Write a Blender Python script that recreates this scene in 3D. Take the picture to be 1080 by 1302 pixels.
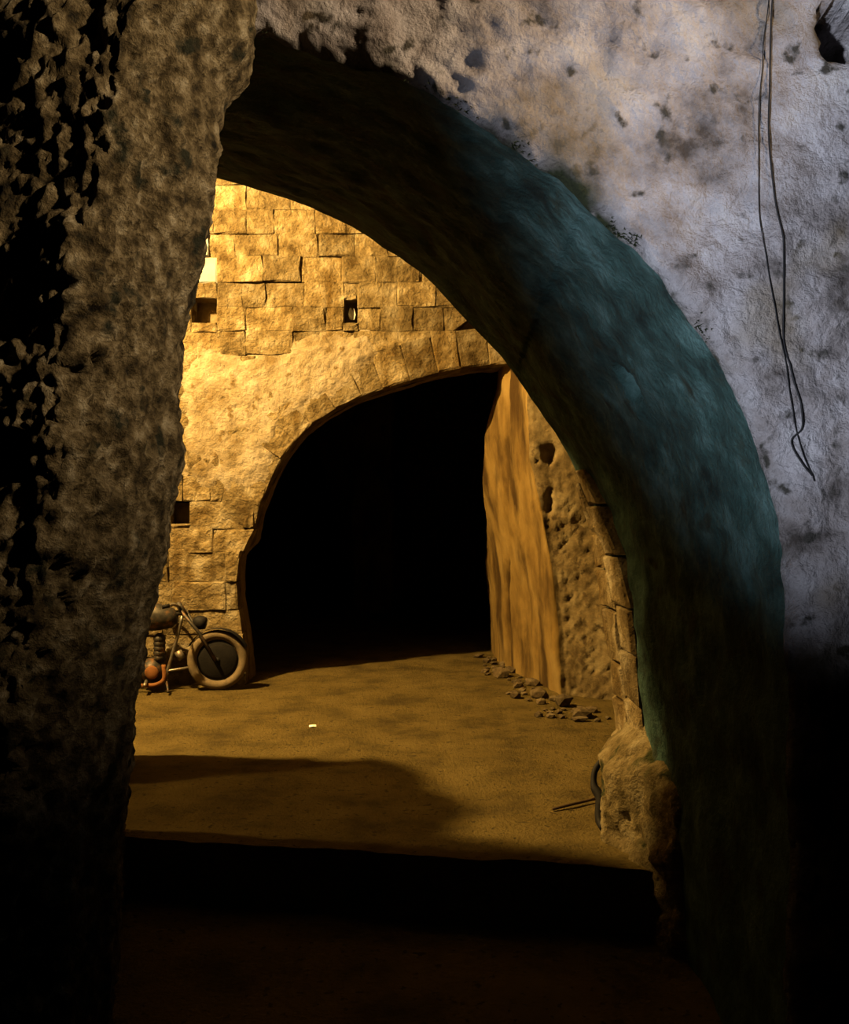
import bpy, bmesh, math, random
from mathutils import Vector, noise
random.seed(7)
S = bpy.context.scene
COL = S.collection
for o in list(bpy.data.objects): bpy.data.objects.remove(o)

# ------------------------------------------------------------------ camera, world, lights
F, CX, HY, EYE = 1150.0, 540.0, 655.0, 1.6        # focal length and horizon in pixels of the 1080x1302 frame
cam_d = bpy.data.cameras.new('camera'); cam = bpy.data.objects.new('camera', cam_d); COL.objects.link(cam)
cam.location = (0, 0, EYE); cam.rotation_euler = (math.pi/2, 0, 0)
cam_d.sensor_fit = 'VERTICAL'; cam_d.sensor_height = 36; cam_d.lens = 36*F/1302
cam_d.shift_y = (HY-651)/1302
cam_d.clip_start = 0.05
S.camera = cam
S.view_settings.view_transform = 'Standard'; S.view_settings.look = 'None'
S.view_settings.gamma = 1; S.view_settings.use_curve_mapping = False
S.view_settings.exposure = 0.0
w = bpy.data.worlds.new('world'); S.world = w; w.use_nodes = True
w.node_tree.nodes['Background'].inputs[0].default_value = (0.9, 0.8, 0.5, 1)
w.node_tree.nodes['Background'].inputs[1].default_value = 0.0

def light(name, kind, loc, power, color, target=None, size=0.1, spot=None, blend=0.5):
    d = bpy.data.lights.new(name, kind); o = bpy.data.objects.new(name, d); COL.objects.link(o)
    o.location = loc; d.energy = power; d.color = color
    if kind == 'AREA': d.size = size
    else: d.shadow_soft_size = size
    if spot: d.spot_size = math.radians(spot); d.spot_blend = blend
    if target: o.rotation_euler = (Vector(target)-Vector(loc)).to_track_quat('-Z', 'Y').to_euler()
    return o
AMBER = (1.0, 0.635, 0.20)
# sodium lamp of the middle hall, on its left wall
light('hall_lamp_offscreen', 'POINT', (-3.65, 6.15, 5.0), 4300, AMBER, size=0.06)
# weaker lamp in the recess just behind the first arch
light('recess_lamp_offscreen', 'SPOT', (-3.2, 4.84, 3.5), 300, (1.0, 0.60, 0.18), target=(-.2, 5.2, 0), size=0.03, spot=60, blend=.4)
# cool spotlight of the near hall, aimed at the right haunch
light('cool_spotlight_offscreen', 'SPOT', (-1.92, -1.73, 1.01), 3250, (0.71, 0.82, 1.0), target=(1.5, 2.8, 2.62), size=0.08, spot=30, blend=1.0)
# warm lamp of the near hall, high on the right
light('near_lamp_offscreen', 'SPOT', (2.85, 1.0, 3.7), 1300, (1.0, 0.76, 0.46), target=(-.55, 2.5, 3.0), size=0.12, spot=52, blend=1.0)

def at(px, py, depth):
    """point on the ray of a photo pixel at a given distance along the view axis"""
    return Vector(((px-CX)/F*depth, depth, EYE-(py-HY)/F*depth))

# ------------------------------------------------------------------ materials
AK = 0.36     # overall reflectance of the underground stone, lowered to weaken bounced light
def rock(name, cols, scale=2.0, bump=0.5, bscale=30.0, rough=0.95, spots=None, spot_scale=14, streak=None, rnd=0.0, dist=0.02, stretch=(1,1,1), attrs=None, streak_pos=(.52, .70)):
    k_ = AK if rough > .9 else 1.0
    cols = [tuple(c*k_ for c in q) for q in cols]; spots = spots and tuple(c*k_ for c in spots); streak = streak and tuple(c*k_ for c in streak)
    m = bpy.data.materials.new(name); m.use_nodes = True
    nt = m.node_tree; N = nt.nodes; L = nt.links
    b = N['Principled BSDF']; b.inputs['Roughness'].default_value = rough
    b.inputs['Specular IOR Level'].default_value = 0.15
    geo = N.new('ShaderNodeNewGeometry')
    mp = N.new('ShaderNodeMapping'); L.new(geo.outputs['Position'], mp.inputs[0]); mp.inputs['Scale'].default_value = stretch
    n = N.new('ShaderNodeTexNoise'); n.inputs['Scale'].default_value = scale; n.inputs['Detail'].default_value = 9; n.inputs['Roughness'].default_value = 0.62
    L.new(mp.outputs[0], n.inputs['Vector'])
    r = N.new('ShaderNodeValToRGB'); L.new(n.outputs['Fac'], r.inputs[0])
    e = r.color_ramp.elements
    while len(e) < len(cols): e.new(0.5)
    for i, c in enumerate(cols):
        e[i].position = 0.32+0.36*i/(len(cols)-1); e[i].color = (*c, 1)
    out = r.outputs[0]
    if spots:
        v = N.new('ShaderNodeTexNoise'); v.inputs['Scale'].default_value = spot_scale; v.inputs['Detail'].default_value = 5
        L.new(geo.outputs['Position'], v.inputs['Vector'])
        rr = N.new('ShaderNodeValToRGB'); rr.color_ramp.elements[0].position = 0.60; rr.color_ramp.elements[1].position = 0.68
        L.new(v.outputs['Fac'], rr.inputs[0])
        mx = N.new('ShaderNodeMix'); mx.data_type = 'RGBA'
        L.new(rr.outputs[0], mx.inputs['Factor']); L.new(out, mx.inputs['A']); mx.inputs['B'].default_value = (*spots, 1)
        out = mx.outputs['Result']
    if streak:
        mp2 = N.new('ShaderNodeMapping'); L.new(geo.outputs['Position'], mp2.inputs[0]); mp2.inputs['Scale'].default_value = (2.6, 1.4, 0.3)
        v = N.new('ShaderNodeTexNoise'); v.inputs['Scale'].default_value = 2.2; v.inputs['Detail'].default_value = 5
        L.new(mp2.outputs[0], v.inputs['Vector'])
        rr = N.new('ShaderNodeValToRGB'); rr.color_ramp.elements[0].position, rr.color_ramp.elements[1].position = streak_pos
        L.new(v.outputs['Fac'], rr.inputs[0])
        mx = N.new('ShaderNodeMix'); mx.data_type = 'RGBA'
        L.new(rr.outputs[0], mx.inputs['Factor']); L.new(out, mx.inputs['A']); mx.inputs['B'].default_value = (*streak, 1)
        out = mx.outputs['Result']
    if rnd:
        oi = N.new('ShaderNodeObjectInfo')
        mr = N.new('ShaderNodeMapRange'); L.new(oi.outputs['Random'], mr.inputs[0]); mr.inputs[3].default_value = 1-rnd; mr.inputs[4].default_value = 1+rnd*0.6
        hs = N.new('ShaderNodeHueSaturation'); L.new(mr.outputs[0], hs.inputs['Value']); L.new(out, hs.inputs['Color'])
        out = hs.outputs[0]
    for an, ac in (attrs or []):
        at_ = N.new('ShaderNodeAttribute'); at_.attribute_name = an
        mx = N.new('ShaderNodeMix'); mx.data_type = 'RGBA'
        L.new(at_.outputs['Fac'], mx.inputs['Factor']); L.new(out, mx.inputs['A']); mx.inputs['B'].default_value = (*[c*k_ for c in ac], 1)
        out = mx.outputs['Result']
    L.new(out, b.inputs['Base Color'])
    n1 = N.new('ShaderNodeTexNoise'); n1.inputs['Scale'].default_value = bscale; n1.inputs['Detail'].default_value = 7; n1.inputs['Roughness'].default_value = 0.65
    L.new(geo.outputs['Position'], n1.inputs['Vector'])
    bp = N.new('ShaderNodeBump'); bp.inputs['Strength'].default_value = bump; bp.inputs['Distance'].default_value = dist
    L.new(n1.outputs['Fac'], bp.inputs['Height']); L.new(bp.outputs[0], b.inputs['Normal'])
    return m
def plain(name, col, rough=0.6, metal=0.0):
    return rock(name, [tuple(c*0.6 for c in col), col, tuple(min(1, c*1.3) for c in col)], scale=9, bump=0.15, bscale=60, rough=rough) if not metal else metal_mat(name, col, rough, metal)
def metal_mat(name, col, rough, metal):
    m = rock(name, [tuple(c*0.5 for c in col), col, (0.16, 0.08, 0.03)], scale=14, bump=0.2, bscale=80, rough=rough, dist=0.004)
    m.node_tree.nodes['Principled BSDF'].inputs['Metallic'].default_value = metal
    return m

M = {}
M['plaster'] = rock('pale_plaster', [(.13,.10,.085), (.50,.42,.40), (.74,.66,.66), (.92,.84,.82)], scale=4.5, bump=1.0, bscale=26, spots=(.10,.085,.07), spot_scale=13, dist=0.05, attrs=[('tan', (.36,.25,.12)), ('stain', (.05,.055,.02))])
M['soffit'] = rock('teal_lit_stone', [(.015,.03,.025), (.055,.12,.105), (.15,.27,.25)], scale=5.0, bump=1.0, bscale=22, spots=(.05,.07,.05), spot_scale=6, dist=0.025, attrs=None)  # teal of the light on the vault is put into the stone colour
M['tuff'] = rock('dark_tuff', [(.02,.014,.006), (.15,.105,.045), (.40,.30,.16), (.76,.63,.41)], scale=17, bump=1.0, bscale=34, dist=0.05, spots=(.04,.04,.02), spot_scale=10)
M['ashlar'] = rock('yellow_ashlar', [(.16,.10,.03), (.50,.37,.18), (.86,.72,.48)], scale=5, bump=1.0, bscale=11, spots=(.26,.17,.06), spot_scale=2.6, streak=(.24,.15,.045), rnd=0.30, dist=0.09)
M['ashlar_white'] = rock('whitewashed_ashlar', [(.58,.54,.48), (.72,.68,.62), (.8,.77,.72)], scale=5, bump=0.3, bscale=30, dist=0.015)
M['mortar'] = rock('mortar', [(.26,.18,.08), (.42,.31,.16), (.55,.43,.26)], scale=6, bump=0.5, bscale=30)
M['patch'] = rock('worn_plaster', [(.34,.24,.11), (.66,.53,.35), (.86,.74,.58)], scale=3.2, bump=0.8, bscale=16, spots=(.34,.23,.10), spot_scale=9, dist=0.05)
M['floor'] = rock('earth_floor', [(.14,.095,.024), (.28,.195,.05), (.38,.27,.08)], scale=2.5, bump=1.0, bscale=45, spots=(.13,.09,.025), spot_scale=26, dist=0.045)
M['pier'] = rock('smooth_orange_rock', [(.20,.115,.03), (.44,.28,.08), (.62,.43,.16)], scale=2.0, bump=0.25, bscale=14, streak=(.11,.06,.015), streak_pos=(.48, .62), dist=0.03, stretch=(1,1,.5))
M['picked'] = rock('picked_rock', [(.12,.08,.03), (.34,.25,.12), (.54,.43,.24)], scale=5, bump=0.6, bscale=30, spots=(.16,.11,.05), spot_scale=9, dist=0.02)
M['footing'] = rock('mossy_rock', [(.14,.10,.03), (.40,.30,.14), (.66,.54,.32)], scale=7, bump=1.0, bscale=22, spots=(.07,.075,.02), spot_scale=6, dist=0.05)
M['olive'] = rock('olive_rock', [(.10,.08,.025), (.30,.24,.08), (.50,.41,.16)], scale=1.8, bump=0.9, bscale=5, spots=(.07,.055,.02), spot_scale=2.4, streak=(.14,.12,.04), dist=0.12)
M['moss'] = rock('moss', [(.012,.018,.006), (.03,.04,.012), (.06,.07,.02)], scale=20, bump=0.8, bscale=60)
M['rubber'] = plain('dusty_rubber', (.12,.09,.055), 0.85)
M['black'] = plain('black_rubber', (.007,.006,.006), 0.7)
M['steel'] = metal_mat('rusty_steel', (.045,.04,.035), 0.55, 0.6)
M['rust'] = plain('rust', (.15,.06,.018), 0.8)
M['bright'] = metal_mat('dull_chrome', (.20,.18,.15), 0.45, 0.7)
M['paper'] = plain('white_paper', (.85,.83,.78), 0.7)
M['wood'] = plain('dark_wood', (.05,.03,.015), 0.8)
M['stone'] = rock('rubble', [(.10,.07,.03), (.24,.17,.09), (.36,.28,.16)], scale=14, bump=0.6, bscale=50, rnd=0.3)

# ------------------------------------------------------------------ mesh helpers
def fr(p, s, octv=4):
    return noise.fractal(Vector(p)*s, 1.0, 2.0, octv)      # about -1..1
def mk(name, verts, faces, mat, parent=None, smooth=True, mats=None, mi=None, origin=None):
    me = bpy.data.meshes.new(name)
    if origin is not None:
        o3 = Vector(origin); verts = [Vector(v)-o3 for v in verts]
    me.from_pydata([tuple(v) for v in verts], [], faces)
    for m in (mats or [mat]): me.materials.append(M[m])
    if mi: me.polygons.foreach_set('material_index', mi)
    if smooth: me.polygons.foreach_set('use_smooth', [True]*len(me.polygons))
    me.update()
    o = bpy.data.objects.new(name, me); COL.objects.link(o)
    if origin is not None: o.location = origin
    if parent:
        o.parent = parent
        if origin is not None: o.location = Vector(origin)-parent.location
    return o
def grid(nu, nv, fn, closed=False):
    V = [fn(i, j) for i in range(nu) for j in range(nv)]
    Fc = [(i*nv+j, (i+1)*nv+j, (i+1)*nv+j+1, i*nv+j+1) for i in range(nu-1) for j in range(nv-1)]
    return V, Fc
def struct(o, label=None, cat=None):
    o['kind'] = 'structure'
    if label: o['label'] = label
    if cat: o['category'] = cat
    return o
def tag(o, label, cat, group=None):
    o['label'] = label; o['category'] = cat
    if group: o['group'] = group
    return o
def lerp_poly(pts, n):
    """resample a polyline evenly (list of tuples) to n points"""
    P = [Vector(p) for p in pts]; d = [0]
    for a, b in zip(P, P[1:]): d.append(d[-1]+(b-a).length)
    out = []; k = 0
    for i in range(n):
        s = d[-1]*i/(n-1)
        while k < len(P)-2 and d[k+1] < s: k += 1
        t = (s-d[k])/max(1e-9, d[k+1]-d[k]); out.append(P[k].lerp(P[k+1], t))
    return out
def smooth_poly(P, it=10):
    P = [p.copy() for p in P]
    for _ in range(it):
        Q = [p.copy() for p in P]
        for i in range(1, len(P)-1): P[i] = (Q[i-1]+Q[i]*2+Q[i+1])/4
    return P
def interp(tab, x):
    if x <= tab[0][0]: return tab[0][1]
    for (a, va), (b, vb) in zip(tab, tab[1:]):
        if x <= b: return va+(vb-va)*(x-a)/(b-a)
    return tab[-1][1]
def sstep(a, b, x):
    t = max(0, min(1, (x-a)/(b-a))); return t*t*(3-2*t)
def tube_mesh(pts, r, seg=8, n=None):
    P = [Vector(p) for p in pts]
    V = []; Fc = []
    up = Vector((0.13, 0.31, 0.94))
    for i, p in enumerate(P):
        d = (P[min(i+1, len(P)-1)]-P[max(i-1, 0)]).normalized()
        a = d.cross(up)
        if a.length < 1e-3: a = d.cross(Vector((1, 0, 0)))
        a.normalize(); b = d.cross(a)
        rr = r[i] if isinstance(r, (list, tuple)) else r
        for k in range(seg):
            t = 2*math.pi*k/seg; V.append(p+a*math.cos(t)*rr+b*math.sin(t)*rr)
    for i in range(len(P)-1):
        for k in range(seg):
            Fc.append((i*seg+k, i*seg+(k+1) % seg, (i+1)*seg+(k+1) % seg, (i+1)*seg+k))
    Fc.append(tuple(range(seg-1, -1, -1))); Fc.append(tuple((len(P)-1)*seg+k for k in range(seg)))
    return V, Fc
def tube(name, pts, r, mat, parent=None, seg=8, origin=None):
    V, Fc = tube_mesh(pts, r, seg); return mk(name, V, Fc, mat, parent, origin=origin)
def curve_pts(ctrl, n=40):
    """Catmull-Rom through control points"""
    C = [Vector(c) for c in ctrl]; C = [C[0]*2-C[1]]+C+[C[-1]*2-C[-2]]; out = []
    m = len(C)-3
    for i in range(n):
        u = i/(n-1)*m; k = min(int(u), m-1); t = u-k; a, b, c, d = C[k:k+4]
        out.append(0.5*((2*b)+(c-a)*t+(2*a-5*b+4*c-d)*t*t+(3*b-a-3*c+d)*t**3))
    return out

# ------------------------------------------------------------------ floor
NEAR, FAR = 2.77, 5.0          # front and back planes of the first arch
def floor_z(x, y):
    z = 0.018*fr((x, y, 0), 0.9, 3)+0.006*fr((x, y, 3), 6, 3)
    z += 0.014*sstep(0.655, 0.672, x-0.02*(y-6.5))*sstep(4.6, 5.0, y)*(1-sstep(7.4, 7.8, y))
    return z
def rows(a, b, n, p): return [a+(b-a)*(i/(n-1))**p for i in range(n)]
def edge_y(x): return 4.50-.175*(x+1.5)+.02*fr((x, 1, 1), 3, 3)
YS = rows(0, 5, 190, 1.2)+rows(5.1, 27, 90, 1.3)
XS = rows(-7, -3, 12, 1)+rows(-2.95, 2.4, 180, 1)+rows(2.5, 7, 12, 1)
def floorpt(i, j):
    x = XS[i]; e = edge_y(max(-2, min(1.6, x))); y = e+YS[j]+(4.3-e)*sstep(0, 4, YS[j]); return Vector((x, y, floor_z(x, y)))
V, Fc = grid(len(XS), len(YS), floorpt)
struct(mk('floor', V, Fc, 'floor'))
# the near hall lies one step lower
XN = rows(-3.6, 3.6, 90, 1); YN = rows(-1.5, 1, 70, 1)
def lowpt(i, j):
    x = XN[i]; e = edge_y(max(-2, min(1.6, x)))
    if j > 60: return Vector((x, e-.03*(70-j)/9+.012*fr((x, 0, j*.3), 4, 2), floor_z(x, e)-.30*(69-j)/8.0-.001))
    y = -1.5+(e-.03+1.5)*j/60; return Vector((x, y, -.30+.02*fr((x, y, 0), 2, 3)))
V, Fc = grid(90, 70, lowpt)
struct(mk('floor_step', V, Fc, 'floor'))

# ------------------------------------------------------------------ first wall with its arch
near_p = [(1.13,-.4),(1.13,.8),(1.125,1.5),(1.03,1.83),(.87,2.14),(.72,2.36),(.53,2.55),(.24,2.79),(-.1,2.96),(-.53,3.08),(-.95,3.1),(-1.35,2.98),(-1.6,2.6),(-1.66,2.0),(-1.66,1.2),(-1.66,-.4)]
far_p = [(1.08,-.4),(1.08,.4),(1.06,.75),(1.0,1.19),(.95,1.5),(.85,1.84),(.70,2.09),(.43,2.47),(0,2.93),(-.39,3.19),(-.74,3.35),(-1.14,3.46),(-1.5,3.42),(-1.75,3.15),(-1.8,2.4),(-1.8,-.4)]
NT = 520
nP = smooth_poly(lerp_poly([(x, z, 0) for x, z in near_p], NT), 30)
fP = smooth_poly(lerp_poly([(x, z, 0) for x, z in far_p], NT), 30)
def tan_w(x, z):
    return sstep(2.80, 3.12, z-.10*(x-.3)+.16*fr((x, 2, z), 2.2, 3)+.22*sstep(.5, -.4, x))
def face_y(x, z):
    d = 0.035*fr((x, 7, z), 1.3, 3)+0.024*fr((x, 3, z), 5, 4)+0.009*fr((x, 9, z), 18, 3)
    d += tan_w(x, z)*(.03*abs(fr((x, 5, z), 4.5, 3))+.014*fr((x, 6, z), 12, 3))
    # broken-out plaster at the upper right
    q = max(abs((x-1.34)+0.35*(z-3.09))/0.15, abs(z-3.09-0.35*(x-1.3))/0.105)+0.25*fr((x, 0, z), 8, 3)
    d -= 0.42*(1-sstep(0.8, 0.95, q))
    return NEAR - d*1.0
CEN = Vector((-.25, 1.1))
def outer(p):
    d = Vector((p.x, p.y))-CEN; k = 9
    if d.x > 0: k = min(k, (3.6-CEN.x)/d.x)
    if d.x < 0: k = min(k, (-3.6-CEN.x)/d.x)
    if d.y > 0: k = min(k, (5.2-CEN.y)/d.y)
    if d.y < 0: k = min(k, (-.4-CEN.y)/d.y)
    return CEN+d*k
MU = 190
def rim(i, side):
    return 0.028*noise.noise(Vector((i*0.045, side, 0)))+0.014*noise.noise(Vector((i*0.16, side, 4)))
def facept(i, j):
    p = nP[i]; o = outer(p); u = (j/(MU-1))**1.7
    q = Vector((p.x, p.y)); n = (q-CEN).normalized(); q = q+n*rim(i, 1)*(1-u)
    xx, zz = q.x+(o.x-q.x)*u, q.y+(o.y-q.y)*u
    dist = (Vector((xx, zz))-q).length
    y = face_y(xx, zz)+0.05*math.exp(-dist/0.025)      # rounded, worn rim
    return Vector((xx, y, zz))
V1, F1 = grid(NT, MU, facept)
MD = 110
def far_y(x): return FAR-.44*sstep(-1.1, -1.6, x)
def soff(i, j):
    u = j/(MD-1)
    a = facept(i, 0); f = fP[i]; nn = (Vector((f.x, f.y))-CEN).normalized()
    b = Vector((f.x+nn.x*rim(i, 2)*.5, far_y(f.x), f.y+nn.y*rim(i, 2)*.5))
    p = a.lerp(b, u)
    n = Vector((p.x-CEN.x, 0, p.z-CEN.y)).normalized()
    e = min(1, u*12)*min(1, (1-u)*10)
    d = 0.030*fr(p, 1.7, 3)+0.014*fr(p, 6, 4)
    # cavity in the haunch
    h = (p-Vector((.80, 3.62, 2.12))); d += 0.16*math.exp(-(h.length*(1+.4*fr(p, 10, 2))/0.07)**4)
    # impost ledge at springing level
    if p.x > .5: d += 0.012*sstep(1.56, 1.585, p.z)
    return p+n*d*e
V2, F2 = grid(NT, MD, soff)
def back(i, j):
    f = soff(i, MD-1); o = outer(fP[i]); u = j/19
    return Vector((f.x+(o.x-f.x)*u, f.y+0.03*u+0.02*u*fr((f.x, u*3, f.z), 3), f.z+(o.y-f.z)*u))
V3, F3 = grid(NT, 20, back)
n1, n2 = len(V1), len(V1)+len(V2)
Fall = F1+[tuple(k+n1 for k in f[::-1]) for f in F2]+[tuple(k+n2 for k in f[::-1]) for f in F3]
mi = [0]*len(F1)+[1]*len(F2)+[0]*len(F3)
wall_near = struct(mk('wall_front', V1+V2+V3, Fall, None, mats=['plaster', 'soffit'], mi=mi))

me_ = wall_near.data
ta = [.45*sstep(.1, .6, fr((v.x, 4, v.z), 3, 3)) for v in V1]+[0]*(len(V2)+len(V3))
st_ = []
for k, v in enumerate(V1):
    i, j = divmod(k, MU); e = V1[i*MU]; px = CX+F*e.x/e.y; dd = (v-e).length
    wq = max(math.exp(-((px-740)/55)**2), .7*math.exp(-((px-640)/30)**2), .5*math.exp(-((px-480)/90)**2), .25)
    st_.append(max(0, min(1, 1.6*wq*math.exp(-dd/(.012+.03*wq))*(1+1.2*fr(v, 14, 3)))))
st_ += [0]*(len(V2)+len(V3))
for nm_, val in (('tan', ta), ('stain', st_)):
    at_ = me_.attributes.new(nm_, 'FLOAT', 'POINT'); at_.data.foreach_set('value', [float(max(0, min(1, q))) for q in val])

# two columns of squared blocks at the far end of the right jamb
def jamb_x(z, y=FAR):
    u = (y-NEAR)/(FAR-NEAR)
    return interp([(f[1], f[0]) for f in far_p[:9]], z)*u+interp([(f[1], f[0]) for f in near_p[:9]], z)*(1-u)
def block_mesh(corners, depth_vec, inset=0.012, jit=0.004, rs=None):
    """corners: 4 points of the visible face (counter-clockwise from its front); depth_vec points into the wall"""
    R = rs or random
    c = sum(corners, Vector())/4
    nrm = -depth_vec.normalized()
    J = lambda s: Vector((R.uniform(-s, s), R.uniform(-s, s), R.uniform(-s, s)))
    front = []
    for k in range(4):
        a, b = corners[k], corners[(k+1) % 4]
        for t in (0.0, 0.5):
            p = a.lerp(b, t); front.append(p+(c-p).normalized()*inset*(1.3 if t == 0 else .9)+J(jit))
    mid = []
    for k in range(4):
        a, b = corners[k], corners[(k+1) % 4]
        for t in (0.0, 0.5): mid.append(a.lerp(b, t)-nrm*inset*.8+J(jit*.5)*.5)
    bk = [p+depth_vec for p in corners]
    V = front+mid+bk+[c+nrm*R.uniform(-.002, .008)]
    Fc = [(k, (k+1) % 8, 20) for k in range(8)]
    Fc += [(8+k, 8+(k+1) % 8, (k+1) % 8, k) for k in range(8)]
    for k in range(4): Fc.append((16+k, 16+(k+1) % 4, 8+(2*k+2) % 8, 8+2*k+1, 8+2*k))
    Fc.append((19, 18, 17, 16))
    return V, Fc
def add_block(name, corners, dv, mat, parent, **kw):
    V, Fc = block_mesh([Vector(c) for c in corners], Vector(dv), **kw)
    c = sum((Vector(q) for q in corners), Vector())/4
    return mk(name, V, Fc, mat, parent, smooth=False, origin=c)
rj = random.Random(3)
for col, (ya, yb) in enumerate(((4.42, 4.70), (4.715, 4.99))):
    z = 0.56-0.16*col*0; zz = [0.44 if col == 0 else 0.41]
    while zz[-1] < 1.72: zz.append(zz[-1]+rj.uniform(.19, .30))
    for z0, z1 in zip(zz, zz[1:]):
        pr = 0.020+0.012*rj.random()-.012*sstep(1.3, 1.8, z0)
        def X(z, y): return jamb_x(z, y)-pr-.012
        g = 0.006
        tp = lambda z, y: y+(.62*max(0, z-1.2) if y < 4.5 else 0)+((.40 if y < 4.8 else 0)*max(0, z-1.2) if y > 4.5 else 0)
        q0, q1, r0, r1 = tp(z0, ya), tp(z1, ya), tp(z0, yb), tp(z1, yb)
        cs = [(X(z0, r0), r0, z0+g), (X(z0, q0), q0, z0+g), (X(z1, q1), q1, z1-g), (X(z1, r1), r1, z1-g)]
        add_block('stone_block', cs, (0.12, 0, 0), 'ashlar', wall_near, jit=0.009, rs=rj, inset=.014)
# bulging footing of natural rock under the jamb
foot_in = [(-.3, .86), (0, .865), (.12, .885), (.25, .89), (.36, .90), (.42, .94), (.48, 1.0), (.54, 1.05), (.62, 1.09), (.7, 1.14)]
def footpt(i, j):
    z = -.35+1.02*i/59; t = j/49
    xi = interp(foot_in, z)
    path = [Vector((1.3, 3.75, z)), Vector((1.07+.3*max(0, z-.3), 3.88, z)), Vector((xi+.10, 4.22, z)), Vector((xi, 4.42, z)), Vector((xi+.03, 4.72, z)), Vector((xi+.12, 4.98, z)), Vector((1.3, 5.1, z))]
    u = t*(len(path)-1); k = min(int(u), len(path)-2); p = path[k].lerp(path[k+1], u-k)
    return p+Vector((-1, -.3, 0))*(0.030*fr(p, 4, 4)+.022*fr(p, 13, 4))
V, Fc = grid(60, 50, footpt)
mk('rock_footing', V, [f[::-1] for f in Fc], 'footing', wall_near)

# ------------------------------------------------------------------ rough rock mass at the left
sil = [(-60,325),(0,320),(40,320),(70,312),(100,291),(140,282),(200,277),(230,274),(300,258),(380,241),(440,230),(500,226),(540,230),(585,231),(620,221),(660,212),(700,207),(740,197),(780,184),(830,176),(900,166),(960,160),(1000,156),(1062,150),(1400,128)]
ND = 2.55
silw = sorted([(EYE-(y-HY)/F*ND, (x-CX)/F*ND) for y, x in sil])
NZ, NS = 420, 280
def pier(i, j):
    z = -.4+5.15*i/(NZ-1); t = j/(NS-1)
    xn = interp(silw, z)
    path = [(-3.4, 2.48), (-1.75, 2.32), (xn-.42, 2.21), (xn-.17, 2.20), (xn-.05, 2.36), (xn, 2.55), (xn-.04, 2.72), (min(xn-.3, -1.22), 3.4), (-1.50, 4.50), (-1.78, 4.62), (-3.6, 4.72)]
    wts = [0, .08, .34, .50, .60, .66, .71, .80, .92, .95, 1]
    k = 0
    while k < len(wts)-2 and t > wts[k+1]: k += 1
    u = (t-wts[k])/(wts[k+1]-wts[k])
    a, b = path[k], path[k+1]
    p = Vector((a[0]+(b[0]-a[0])*u, a[1]+(b[1]-a[1])*u, z))
    tx, ty = b[0]-a[0], b[1]-a[1]; l = math.hypot(tx, ty); n = Vector((ty/l, -tx/l, 0))
    rk = .55+.45*sstep(.25, .5, t)
    rr = fr(p, 2.2, 3)*0.045+fr(p, 7.5, 4)*0.030+(.5-abs(fr(p, 14, 3)))*0.034+fr(p, 30, 3)*.018
    damp = 1.0 if t < .55 else (.30 if .6 < t < .72 else .6)
    damp = 1.0-.6*sstep(.54, .62, t)+.2*sstep(.72, .8, t)
    # square niche near the left frame edge
    if t < .5 and abs(z-1.745) < .058 and -1.35 < p.x < -.945: rr = -.22; damp = 1; rk = 1
    q = p+n*rr*damp*rk
    return q
V, Fc = grid(NZ, NS, pier)
struct(mk('wall_left', V, [f for f in Fc], 'tuff'))

# buttress of rock on the left side of the middle hall
def lump(name, plan, zs, mat, amp=.05, sc=2.5, nz=40, per=16, top=True, mats=None):
    """closed column: plan(z)-> list of (x,y) clockwise, resampled"""
    V = []; n = None
    for i in range(nz):
        z = zs[0]+(zs[1]-zs[0])*i/(nz-1)
        P = plan(z); Q = lerp_poly([(a, b, 0) for a, b in P+[P[0]]], per+1)[:-1]
        c = sum(Q, Vector())/len(Q)
        for q in Q:
            p = Vector((q.x, q.y, z)); d = (q-c).normalized()
            V.append(p+Vector((d.x, d.y, 0))*(amp*fr(p, sc, 4)))
    Fc = [(i*per+k, i*per+(k+1) % per, (i+1)*per+(k+1) % per, (i+1)*per+k) for i in range(nz-1) for k in range(per)]
    if top: Fc.append(tuple((nz-1)*per+k for k in range(per)))
    return V, Fc
def but_low(z):
    s = sstep(2.75, 3.12, z)
    return [(-3.9, 5.3), (-2.12-.1*s, 5.3), (-2.10-.1*s, 5.9-.15*s), (-2.14-.15*s, 6.05-.2*s), (-3.9, 6.0-.2*s)]
V, Fc = lump('x', but_low, (-.1, 3.12), 'tuff', amp=.05, sc=3, nz=50, per=80)
struct(mk('wall_left_buttress', V, Fc, 'tuff'))
def but_hi(z):
    o = .27*sstep(3.8, 4.0, z)          # overhang added to keep hall lamp light off the vault
    return [(-3.9, 5.15), (-2.3, 5.15), (-2.13, 5.43+o), (-2.16, 5.53+o), (-3.0, 5.58), (-3.9, 5.6)]
V, Fc = lump('x', but_hi, (-.1, 5.2), 'tuff', amp=.04, sc=3, nz=80, per=80)
struct(mk('wall_left_lamp_shield', V, Fc, 'tuff'))  # unseen spur, shaped to cut off the hall lamp's light

# ------------------------------------------------------------------ second wall, of squared stone, with its arch
D2 = 8.6
arch_px = [(313,872),(312,830),(306,790),(300,760),(300,735),(303,706),(320,690),(327,650),(340,618),(360,580),(385,548),(412,528),(440,512),(470,500),(500,490),(530,481),(560,473),(600,466),(640,462)]
A2 = [Vector((at(x, y, D2).x, at(x, y, D2).z, 0)) for x, y in arch_px]
cr = A2[-1]
A2 += [Vector((1.15, 3.02, 0)), Vector((1.55, 2.9, 0)), Vector((1.95, 2.6, 0)), Vector((2.2, 2.1, 0)), Vector((2.3, 1.4, 0)), Vector((2.3, -.05, 0))]
A2[0].y = -.05
nA = 160
AR = lerp_poly(A2, nA)
RING = .36
spr = next(i for i, p in enumerate(AR) if p.y > 1.42)     # springing of the left leg
end = max(range(nA), key=lambda i: AR[i].x if AR[i].y > 2.75 else -9)
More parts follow.
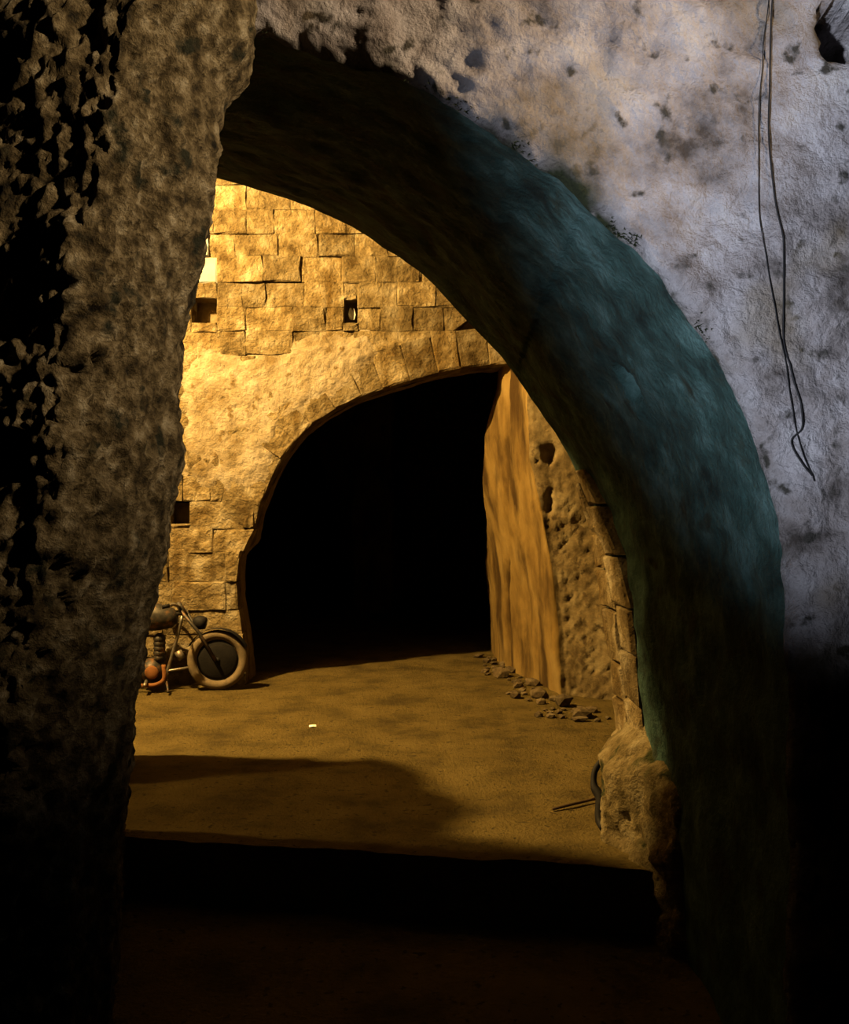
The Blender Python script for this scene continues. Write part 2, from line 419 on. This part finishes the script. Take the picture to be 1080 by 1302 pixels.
def nrm_at(i):
    t = (AR[min(i+4, nA-1)]-AR[max(i-4, 0)]).normalized(); return Vector((-t.y, t.x, 0))
EX = [AR[i]+nrm_at(i)*RING for i in range(spr, end)]
def ex_x(z):
    """x of the extrados on the left side at height z (None above the crown)"""
    for a, b in zip(EX, EX[1:]):
        if a.y <= z <= b.y: return a.x+(b.x-a.x)*(z-a.y)/max(1e-6, b.y-a.y)
    return None
def leg_x(z):
    best = None
    for a, b in zip(AR[:spr+3], AR[1:spr+4]):
        if min(a.y, b.y) <= z <= max(a.y, b.y): best = a.x+(b.x-a.x)*(z-a.y)/(b.y-a.y if abs(b.y-a.y) > 1e-6 else 1e-6)
    return best if best is not None else AR[spr].x
# backing mesh: mortar bed, soffit and rear face, with three sockets
YB = D2+.21
TH = .22
def outer2(p):
    c = Vector((.3, 1.2)); d = Vector((p.x, p.y))-c; k = 99
    if d.x > 0: k = min(k, (4.6-c.x)/d.x)
    if d.x < 0: k = min(k, (-5.0-c.x)/d.x)
    if d.y > 0: k = min(k, (6.0-c.y)/d.y)
    if d.y < 0: k = min(k, (-.05-c.y)/d.y)
    return c+d*k
def bw(i, j):
    p = AR[i]; o = outer2(p); u = j/19; return Vector((p.x+(o.x-p.x)*u, YB, p.y+(o.y-p.y)*u))
Va, Fa = grid(nA, 20, bw)
def sw(i, j):
    p = AR[i]; u = j/15; q = Vector((p.x, YB+TH*u, p.y)); nn = nrm_at(i)
    return q+Vector((nn.x, 0, nn.y))*(0.02*fr(q, 4, 3)+.0)
Vb, Fb = grid(nA, 16, sw)
def bk2(i, j):
    p = AR[i]; o = outer2(p); u = j/5; return Vector((p.x+(o.x-p.x)*u, YB+TH, p.y+(o.y-p.y)*u))
Vc, Fcc = grid(nA, 6, bk2)
k1, k2 = len(Va), len(Va)+len(Vb)
wall2 = struct(mk('wall_back', Va+Vb+Vc, [f[::-1] for f in Fa]+[tuple(q+k1 for q in f) for f in Fb]+[tuple(q+k2 for q in f) for f in Fcc], 'mortar'))

# sockets (putlog holes): recessed boxes left open between blocks
holes_px = [(244, 379, 276, 411), (217, 640, 241, 666)]
HOLES = []
for x0, y0, x1, y1 in holes_px:
    a = at(x0, y1, D2); b = at(x1, y0, D2); HOLES.append((a.x, a.z, b.x, b.z))
a = at(437, 412, D2); b = at(455, 381, D2); HOLES.append((a.x, a.z, b.x, b.z))
rb = random.Random(11)
PROUD = .02
def wall_block(x0l, x0h, x1l, x1h, z0, z1, mat='ashlar', g=-.001):
    z0 += rb.uniform(-.010, .010); z1 += rb.uniform(-.010, .010)
    y = D2-rb.uniform(-.008, .020)
    cs = [(x0l+g, y, z0+g), (x1l-g, y, z0+g), (x1h-g, y, z1-g), (x0h+g, y, z1-g)]
    return add_block('stone_block', cs, (0, .2, 0), mat, wall2, jit=.012, rs=rb, inset=.011)
def cut_row(z0, z1, xl, xr_lo, xr_hi, wmin, wmax):
    """lay one course from xl to a right end that may be slanted; leave the sockets open"""
    segs = [(xl, None)]
    edges = [xl]
    hs = [h for h in HOLES if h[1] < z1-.03 and h[3] > z0+.03]
    xr = max(xr_lo, xr_hi); lim = min(xr_lo, xr_hi)
    x = xl
    spans = []
    for h in sorted(hs):
        if h[0] < lim: spans.append((x, h[0], False)); x = h[2]
    spans.append((x, xr, True))
    for a, b, last in spans:
        if b-a < .03: continue
        stop = lim-.10 if last else b
        xs = [a]
        while xs[-1] < stop-wmin*1.25:
            xs.append(min(xs[-1]+rb.uniform(wmin, wmax), stop if not last else stop))
            if stop-xs[-1] < wmin*.6: xs[-1] = stop; break
        if not last and xs[-1] < b: xs.append(b)
        for p, q in zip(xs, xs[1:]):
            cx, cz = (p+q)/2, (z0+z1)/2
            white = -2.35 < cx < -1.97 and 3.68 < cz < 4.36
            wall_block(p, p, q, q, z0, z1, 'ashlar_white' if white else 'ashlar')
        if last and min(xr_lo, xr_hi)-xs[-1] > .02: wall_block(xs[-1], xs[-1], xr_lo, xr_hi, z0, z1)
    # fill above and below a socket inside the course
    for h in hs:
        if h[0] < lim:
            if z1-h[3] > .03: wall_block(h[0], h[0], h[2], h[2], h[3], z1)
            if h[1]-z0 > .03: wall_block(h[0], h[0], h[2], h[2], z0, h[1])
XL = -3.3
# left leg courses
zc = [-.02, .24, .46, .70, .96, at(0, 735, D2).z, at(0, 702, D2).z, at(0, 672, D2).z, at(0, 637, D2).z]
zc = sorted(set(round(z, 3) for z in zc))
zc = [zc[0]]+[z for a, z in zip(zc, zc[1:]) if z-a > .1]
for z0, z1 in zip(zc, zc[1:]):
    cut_row(z0, z1, XL, leg_x(z0+.02), leg_x(z1-.02), .30, .52)
# courses above
CH = .232
z = zc[-1]
while z < 4.95:
    z1 = z+CH*rb.uniform(.96, 1.05)
    lo, hi = ex_x(max(z, EX[0].y+.001)), ex_x(z1)
    if lo is None and z > 3.2: lo = hi = 1.9
    elif hi is None: hi = (ex_x(z1-.12) or lo)+.25 if lo else 1.9
    if lo is None: lo = hi
    cut_row(z, z1, XL, lo, hi, .20, .46)
    z = z1
# voussoirs
i = spr
while i < end-1:
    w_ = 0; j = i
    step = rb.uniform(.19, .27)
    while j < nA-1 and (AR[j]-AR[i]).length < step: j += 1
    a0, a1 = AR[i], AR[j]; b0, b1 = a0+nrm_at(i)*RING, a1+nrm_at(j)*RING
    y = D2-rb.uniform(.0, .018)
    c = (a0+a1+b0+b1)/4
    P = [Vector((q.x+(c.x-q.x)*.0, y, q.y+(c.y-q.y)*.0)) for q in (a1, b1, b0, a0)]
    P = [P[3], P[0], P[1], P[2]]
    add_block('voussoir', P, (0, .3, 0), 'ashlar', wall2, jit=.008, rs=rb, inset=.012)
    i = j
# linings of the sockets
for h in HOLES:
    x0, z0, x1, z1 = h; yA, yB = D2+.03, D2+.205
    V = [Vector(p) for p in ((x0,yA,z0),(x1,yA,z0),(x1,yA,z1),(x0,yA,z1),(x0,yB,z0),(x1,yB,z0),(x1,yB,z1),(x0,yB,z1))]
    mk('socket', V, [(0,1,5,4),(1,2,6,5),(2,3,7,6),(3,0,4,7),(4,5,6,7)], 'mortar', wall2, smooth=False)
h = HOLES[2]; c = Vector(((h[0]+h[2])/2+.01, D2+.05, h[3]-.13))
V = [c+Vector((.035*math.cos(a)*r, .03*math.sin(a*1.7), q)) for q, r in ((-.05, .6), (0, 1), (.06, .5)) for a in [k*math.pi/3 for k in range(6)]]
mk('wedged_stone', V, [(q*6+k, q*6+(k+1) % 6, q*6+6+(k+1) % 6, q*6+6+k) for q in (0, 1) for k in range(6)]+[(5,4,3,2,1,0), (12,13,14,15,16,17)], 'ashlar_white', wall2, smooth=False)
# worn plaster left on the haunch
poly = [(226,470),(262,440),(330,452),(385,425),(430,418),(470,424),(500,446),(470,474),(455,492),(420,514),(383,538),(352,580),(338,610),(322,628),(276,632),(240,625),(224,600),(228,540)]
PW = [at(x, y, D2) for x, y in poly]
def inside(x, z):
    c = False; n = len(PW)
    for k in range(n):
        a, b = PW[k], PW[(k+1) % n]
        if (a.z > z) != (b.z > z) and x < (b.x-a.x)*(z-a.z)/(b.z-a.z)+a.x: c = not c
    return c
g = .018; V = []; idx = {}; Fc = []
def pv(i, j):
    if (i, j) not in idx:
        x, z = -2.5+i*g, 1.7+j*g
        idx[i, j] = len(V)
        V.append(Vector((x+.02*fr((x, 0, z), 6, 2), D2-.026-.010*fr((x, 0, z), 3, 3)-.006*fr((x, 0, z), 12, 3), z+.02*fr((x, 5, z), 6, 2))))
    return idx[i, j]
cells = set()
for i in range(150):
    for j in range(100):
        x, z = -2.5+(i+.5)*g, 1.7+(j+.5)*g
        xx, zz = x+.05*fr((x, 1, z), 5, 3), z+.05*fr((x, 8, z), 5, 3)
        if inside(xx, zz): cells.add((i, j))
for i, j in cells: Fc.append((pv(i, j), pv(i+1, j), pv(i+1, j+1), pv(i, j+1)))
lev = {}; cur = set(cells)          # the skim thins out gradually towards its edge
for L_ in range(7):
    for k in idx:
        if k not in lev and not all((k[0]-a, k[1]-b) in cur for a in (0, 1) for b in (0, 1)): lev[k] = L_
    cur = {c for c in cur if all((c[0]+a, c[1]+b) in cur for a in (-1, 0, 1) for b in (-1, 0, 1))}
for k, v in idx.items():
    V[v].y += .034*(1-lev.get(k, 7)/7)
mk('plaster_patch', V, Fc, 'patch', wall2)

# ------------------------------------------------------------------ orange rock pier and rough face right of the second arch
def pier2(z):
    y = HY-(z-EYE)/8.0*F
    xC = interp([(-.1, 1.205), (.0, 1.20), (.6, 1.17), (1.1, 1.12), (1.5, 1.045), (2.1, .92), (2.8, .885), (4.2, .8)], z)
    xB = interp([(0, .88), (1.2, .89), (2.2, .88), (3.2, .87), (4.2, .85)], z)
    xA = interp([(0, .755), (.6, .735), (1.3, .735), (1.8, .69), (2.4, .69), (2.9, .86), (3.4, .92), (4.2, .95)], z)
    return xA, xB, xC
NZp, NSp = 150, 150
def pier2pt(i, j):
    z = -.05+4.6*i/(NZp-1); t = j/(NSp-1)
    xA, xB, xC = pier2(z)
    rec = .07*(1-sstep(1.45, 1.8, z+.15*fr((z, 2, 0), 2)))        # lower face picked back
    dA = interp([(0, 10.6), (.8, 10.4), (1.6, 9.7), (2.4, 9.15), (3.4, 9.0)], z); dB = 8.02+(dA-8.02)*.55
    xA *= dA/10.6; xB *= dB/9.5
    path = [(2.2, 11.4), (xA+.25, dA+.6), (xA, dA), (xB-.03, dB+.14), (xB+.075, dB), (xB+.005, dB-.12), (xC, 8.02), (xC+.05+.12*rec, 7.96+rec), (1.42, 7.86+rec), (1.9, 7.62+rec*.6), (3.2, 7.4)]
    wts = [0, .05, .12, .28, .31, .34, .52, .55, .72, .92, 1]
    k = 0
    while k < len(wts)-2 and t > wts[k+1]: k += 1
    u = (t-wts[k])/(wts[k+1]-wts[k]); a, b = path[k], path[k+1]
    p = Vector((a[0]+(b[0]-a[0])*u, a[1]+(b[1]-a[1])*u, z))
    n = Vector((-(b[1]-a[1]), (b[0]-a[0]), 0)).normalized()
    if t < .52:
        d = .04*fr((p.x, p.y, p.z*.5), 1.6, 3)+.008*fr(p, 9, 3)
    else:
        e = sstep(.54, .58, t)
        s = (p.x*1.0+p.z*-.9)
        g_ = (math.sin(s*80+3*fr(p, 3, 2))*.005+.013*fr((p.x*2+p.z*2, p.y, (p.z-p.x)*9), 1.8, 3))*(1-sstep(1.6, 1.9, z))
        d = .022*fr(p, 4, 4)+(g_+.011*fr(p, 16, 3))*e
        hh = (p-Vector((1.10, 7.98, 2.13))).length*(1+.7*fr(p, 9, 3)); d += .10*math.exp(-(hh/.07)**4)
        hh = (p-Vector((1.09, 7.98, 1.70))); hh = Vector((hh.x*1.6, hh.y, hh.z*.6)).length*(1+.7*fr(p, 9, 3)); d += .10*math.exp(-(hh/.08)**4)
    return p+Vector((abs(n.x), abs(n.y), 0))*d
V, Fc = grid(NZp, NSp, pier2pt)
mi = [0 if (q % (NSp-1)) < .525*(NSp-1) else 1 for q in range(len(Fc))]
struct(mk('wall_right', V, Fc, None, mats=['pier', 'picked'], mi=mi))

# ------------------------------------------------------------------ far hall
def pil_far(z):
    l = interp([(0, -1.44), (.4, -1.44), (1.4, -1.58), (2.4, -1.82), (3.2, -2.06), (5, -2.7)], z)
    return [(l, 16.4), (-1.2, 15.2), (-.553, 14.75), (-.50, 14.9), (-.4, 17.5), (l+.1, 17.6)]
V, Fc = lump('x', pil_far, (-.1, 5.4), 'olive', amp=.05, sc=1.2, nz=90, per=90)
tag(mk('rock_pillar', V, Fc, 'olive'), 'olive rock pillar tapering toward its foot in the far hall', 'pillar')
def strip(name, x0, x1, d, top, lab, mat='olive'):
    a = at(x0, 730, d); b = at(x1, 730, d)
    def pl(z):
        k = .10*sstep(0, 4, z)
        return [(a.x+k*.6, d), (b.x+k, d-.1), (b.x+k+.1, d+.8), (a.x+k, d+.9)]
    V, Fc = lump('x', pl, (-.1, top), 'olive', amp=.06, sc=1.1, nz=70, per=60)
    tag(mk(name, V, Fc, mat), lab, 'pillar')
strip('rock_pillar', 352, 381, 24.5, 6.2, 'slim pale rock pillar standing far back in the dark hall')
strip('rock_pillar', 335, 349, 26.2, 6.2, 'dim narrow rock pillar behind the slim pale one')
# shells of the halls
def slab(name, a, b, mat, n=24, amp=.1):
    """rough rectangular sheet given by two opposite corners; one of the three extents is zero"""
    a, b = Vector(a), Vector(b); d = b-a
    ax = [k for k in range(3) if abs(d[k]) > 1e-6]; fx = [k for k in range(3) if k not in ax][0]
    def f(i, j):
        p = a.copy(); p[ax[0]] += d[ax[0]]*i/(n-1); p[ax[1]] += d[ax[1]]*j/(n-1); p[fx] += amp*fr(p, .8, 3); return p
    V, Fc = grid(n, n, f); return struct(mk(name, V, Fc, mat))
slab('wall_hall_left', (-4.0, 4.6, -.1), (-4.0, 9.5, 5.6), 'tuff')
slab('wall_hall_right', (3.3, 4.9, -.1), (3.3, 31, 6.2), 'tuff')
slab('ceiling', (-4.3, 4.6, 5.5), (3.6, 31, 5.5), 'tuff')
slab('wall_far_left', (-7, 9.4, -.1), (-7, 31, 6.2), 'tuff')
slab('wall_far_end', (-7.2, 30.5, -.1), (3.6, 30.5, 6.2), 'tuff')
slab('wall_far_spur', (-.5, 17.4, -.1), (3.4, 17.4, 5.8), 'tuff')

# ------------------------------------------------------------------ motorcycle wreck
BY = 8.30
def B(px, py, dy=0): return at(px, py, BY+dy)
root = bpy.data.objects.new('motorcycle', None); COL.objects.link(root)
wc = B(277, 835); wc.z = .275+floor_z(wc.x, wc.y)
root.location = (wc.x-.55, BY, 0)
tag(root, 'wrecked motorcycle with dusty tyre leaning by the foot of the stone pier', 'motorcycle')
bpy.context.view_layer.update()
def part(name, V, Fc, mat, parent=None, smooth=True):
    o = mk(name, V, Fc, mat, None, smooth=smooth, origin=root.location)
    o.parent = parent or root; o.location = (0, 0, 0); return o
def ptube(name, pts, r, mat, parent=None, seg=8):
    V, Fc = tube_mesh(pts, r, seg); return part(name, V, Fc, mat, parent)
def ring(c, R, r, n=48, seg=10, sq=1.0, yaw=0.0):
    V = []
    for i in range(n):
        t = 2*math.pi*i/n
        for k in range(seg):
            a = 2*math.pi*k/seg; rr = R+r*math.cos(a)
            x, y = rr*math.cos(t), r*sq*math.sin(a)
            V.append(Vector((c.x+x*math.cos(yaw)-y*math.sin(yaw), c.y+x*math.sin(yaw)+y*math.cos(yaw), c.z+rr*math.sin(t))))
    Fc = [(i*seg+k, ((i+1) % n)*seg+k, ((i+1) % n)*seg+(k+1) % seg, i*seg+(k+1) % seg) for i in range(n) for k in range(seg)]
    return V, Fc
def disc(c, R, th, n=32, yaw=0.0):
    V = []
    for s, rr in ((-th, R*.3), (-th*.6, R*.8), (-th*.2, R), (th*.2, R), (th*.6, R*.8), (th, R*.3)):
        for i in range(n):
            t = 2*math.pi*i/n; x, y = rr*math.cos(t), s
            V.append(Vector((c.x+x*math.cos(yaw)-y*math.sin(yaw), c.y+x*math.sin(yaw)+y*math.cos(yaw), c.z+rr*math.sin(t))))
    Fc = [(q*n+i, q*n+(i+1) % n, (q+1)*n+(i+1) % n, (q+1)*n+i) for q in range(5) for i in range(n)]
    Fc.append(tuple(range(n-1, -1, -1))); Fc.append(tuple(5*n+i for i in range(n))); return V, Fc
def wheel(c, yaw):
    w_ = part('wheel', *disc(c, .195, .035, yaw=yaw), 'black')
    part('tyre', *ring(c, .232, .043, yaw=yaw), 'rubber', w_)
    part('rim', *ring(c, .190, .011, seg=6, yaw=yaw), 'bright', w_)
    part('hub', *disc(c, .04, .05, n=16, yaw=yaw), 'black', w_)
    return w_
wheel(wc, .12)
rc = wc+Vector((-1.22, -.02, 0)); wheel(rc, 0)
hd = B(233, 776)
for s in (-.07, .07):
    ptube('fork', [wc+Vector((0, s, 0)), B(252, 803, s), hd+Vector((0, s, 0))], .016, 'steel')
ptube('steering_head', [B(236, 783), B(226, 766)], .03, 'steel')
ptube('handlebar', curve_pts([B(213, 771, -.34), B(221, 769, -.2), hd+Vector((-.03, 0, .03)), B(221, 768, .14), B(214, 770, .2)], 20), .012, 'bright')
for s in (-.34, .19): ptube('grip', [B(206, 772, s-.02), B(216, 770, s)], .018, 'black')
ptube('headlamp', [B(246, 789), B(250, 790), B(257, 792), B(262, 793)], [.03, .055, .065, .05], 'black', seg=16)
# mudguard
V = []; n = 22
for i in range(n):
    t = math.radians(25+130*i/(n-1))
    for k in range(5):
        y = (-.055+.11*k/4); rr = .292-.25*y*y*4
        V.append(wc+Vector((rr*math.cos(t), y, rr*math.sin(t))))
part('mudguard', V, [(i*5+k, (i+1)*5+k, (i+1)*5+k+1, i*5+k+1) for i in range(n-1) for k in range(4)], 'black')
ptube('down_tube', curve_pts([B(232, 783), B(224, 815), B(214, 850), B(208, 868)], 14), .016, 'bright')
ptube('cradle_tube', [B(245, 848), B(214, 853), B(160, 856), B(110, 850)], .013, 'bright')
ptube('top_tube', [B(231, 780), B(180, 785), B(130, 800)], .018, 'steel')
ptube('swing_arm', [B(170, 850, .06), rc+Vector((0, .06, 0))], .018, 'steel')
ptube('fuel_tank', [B(226, 786), B(220, 786), B(200, 784), B(175, 788), B(165, 792)], [.04, .09, .13, .11, .05], 'steel', seg=16)
ptube('seat', [B(164, 790), B(150, 788), B(110, 788), B(90, 786)], [.05, .09, .09, .05], 'black', seg=12)
eng = B(194, 852)
e_ = part('engine', *disc(eng, .115, .12, n=20), 'steel')
part('engine_cover', *disc(eng+Vector((.03, -.13, 0)), .062, .02, n=20), 'rust', e_)
for k in range(5):
    c = B(203, 836-k*6)
    part('cooling_fin', *disc(c, .055, .07, n=10), 'steel', e_)
ptube('exhaust_pipe', curve_pts([B(208, 845, -.1), B(207, 866, -.12), B(180, 872, -.12), B(110, 868, -.12)], 18), .02, 'rust')
ptube('carburettor', [B(226, 828), B(232, 838)], .035, 'bright', seg=10)
ptube('side_stand', [B(211, 862, -.05), B(214, 880, -.25)], .011, 'steel')
ptube('foot_peg', [B(186, 866, -.1), B(184, 872, -.28)], .016, 'bright')

# ------------------------------------------------------------------ rubble along the foot of the right pier
rr_ = random.Random(21)
def stone_mesh(seed):
    bm = bmesh.new(); bmesh.ops.create_icosphere(bm, subdivisions=1, radius=1)
    for v in bm.verts: v.co *= 1+.35*noise.noise(v.co*1.3+Vector((seed*7.1, 0, 0)))
    for v in bm.verts: v.co.z *= .62
    me = bpy.data.meshes.new('rubble_stone'); bm.to_mesh(me); bm.free(); me.materials.append(M['stone']); return me
SM = [stone_mesh(k) for k in range(6)]
path = [(628, 832), (650, 852), (680, 876), (710, 896), (745, 905), (772, 925)]
placed = []
for k in range(240):
    u = rr_.random()*(len(path)-1); i = int(u); t = u-i
    px = path[i][0]+(path[i+1][0]-path[i][0])*t+rr_.gauss(-4, 9); py = path[i][1]+(path[i+1][1]-path[i][1])*t+abs(rr_.gauss(0, 9))
    d = EYE*F/(py-HY); p = at(px, py, d)
    s = rr_.choice([.025, .03, .04, .05, .06]) if k > 6 else rr_.uniform(.08, .11)
    xC = pier2(.05)[2]
    if p.y > 7.75 and p.x > 1.16-.155*(p.y-8)-s*1.3: continue
    if p.x > 1.5 or (p.y < 7 and p.x > 1.15): continue
    if any((p-q).length < 1.2*(s+t_) for q, t_ in placed): continue
    placed.append((p, s))
    o = bpy.data.objects.new('rubble_stone', SM[k % 6]); COL.objects.link(o)
    o.scale = (s*rr_.uniform(.8, 1.5), s, s*rr_.uniform(.7, 1.2)); o.rotation_euler = (0, 0, rr_.random()*6)
    o.location = (p.x, p.y, floor_z(p.x, p.y)+s*.42)
    big = s > .07
    tag(o, 'fist-sized or bigger angular stone among the rubble at the foot of the orange pier' if big else 'small loose rubble stone on the earth floor along the orange pier', 'stone', 'larger rubble stones by the orange pier' if big else 'small rubble stones by the orange pier')

# ------------------------------------------------------------------ small things
# wires hanging down the plaster
def wire(pts, r, lab):
    P = []
    for x, y in pts:
        p = at(x, y, NEAR); P.append((p.x, 0, p.z))
    Q = [Vector((q.x, face_y(q.x, q.z)-r-.006, q.z)) for q in curve_pts(P, 90)]
    for _ in range(3):
        for i in range(1, len(Q)-1): Q[i].y = min(Q[i].y, (Q[i-1].y+Q[i+1].y)/2)
    o = tube('wire', Q, r, 'black', seg=6, origin=Q[-1]); tag(o, lab, 'wire'); return o
wire([(975,-60),(975,5),(966,80),(962,170),(962,240),(968,310),(982,390),(995,450),(1003,510),(1012,550),(1022,585),(1034,612)], .0017, 'thinner black wire bowing out on the pale plaster, frayed at its lower end')
wire([(978,-60),(978,10),(976,90),(975,180),(981,250),(990,310),(994,390),(996,440),(1006,480),(1018,520),(1018,545),(1005,562),(1018,590),(1030,605)], .0027, 'thicker black wire with a kink and loop near its lower end on plaster')
# hose and stick by the right jamb
def gp(px, py, dz=0):
    d = EYE*F/(py-HY); p = at(px, py, d); return Vector((p.x, p.y, floor_z(p.x, p.y)+dz))
H = curve_pts([at(800, 938, 4.86), at(786, 948, 4.80), at(770, 962, 4.74), at(757, 980, 4.70), at(756, 1000, 4.66), at(764, 1015, 4.62), at(763, 1040, 4.58), Vector((at(768, 1062, 4.5).x, 4.52, .03))], 40)
tag(tube('hose', H, [.016]*20+[.016+.012*math.sin(math.pi*k/19) for k in range(20)], 'black', seg=10, origin=H[-1]), 'short black hose looping down against the rock footing', 'hose')
st = [gp(703, 1034, .012), gp(728, 1031, .018), gp(757, 1024, .02)]
tag(tube('stick', curve_pts(st, 10), [.008]*10, 'wood', seg=7, origin=st[0]), 'thin dark stick lying on the floor beside the hose', 'stick')
c = gp(398, 925, .006)
V = [c+Vector(v) for v in ((-.025,-.02,0),(.0,-.03,.006),(.028,-.015,0),(.022,.02,.008),(-.01,.028,.002),(-.03,.01,.006),(0,0,.012))]
V += [v-Vector((0, 0, .003)) for v in V[:6]]
tag(mk('paper_scrap', V, [(k, (k+1) % 6, 6) for k in range(6)]+[((k+1) % 6, k, 7+k, 7+(k+1) % 6) for k in range(6)]+[(12,11,10,9,8,7)], 'paper', smooth=False, origin=c), 'tiny white paper scrap on the lit earth floor', 'paper')
# moss along the rim of the first arch
bm = bmesh.new(); rm = random.Random(5)
for k in range(2600):
    i = rm.randint(150, 300); a = facept(i, 0).lerp(facept(i+1, 0), rm.random())
    if noise.noise(Vector((i*.13, 0, 2))) < .05: continue
    px = CX+F*a.x/a.y
    wgt = max(math.exp(-((px-745)/45)**2), .55*math.exp(-((px-640)/22)**2), .6*math.exp(-((px-800)/20)**2), .12)
    if rm.random() > wgt: continue
    n = (Vector((a.x, a.z))-CEN).normalized(); off = abs(rm.gauss(0, .012))
    x, z = a.x+n.x*off, a.z+n.y*off
    c = Vector((x, face_y(x, z)+.04*math.exp(-off/.025), z)); s = rm.uniform(.002, .006)
    for q in range(4):
        d = Vector((rm.gauss(0, .6), -abs(rm.gauss(.5, .4)), rm.gauss(-.5, .5))).normalized()*s*rm.uniform(1.5, 4)
        sd = d.cross(Vector((rm.random(), rm.random(), rm.random()))).normalized()*s*.35
        bm.faces.new([bm.verts.new(c-sd), bm.verts.new(c+sd), bm.verts.new(c+d)])
me = bpy.data.meshes.new('moss'); bm.to_mesh(me); bm.free(); me.materials.append(M['moss'])
mo = bpy.data.objects.new('moss', me); COL.objects.link(mo); mo.parent = wall_near; mo['kind'] = 'stuff'
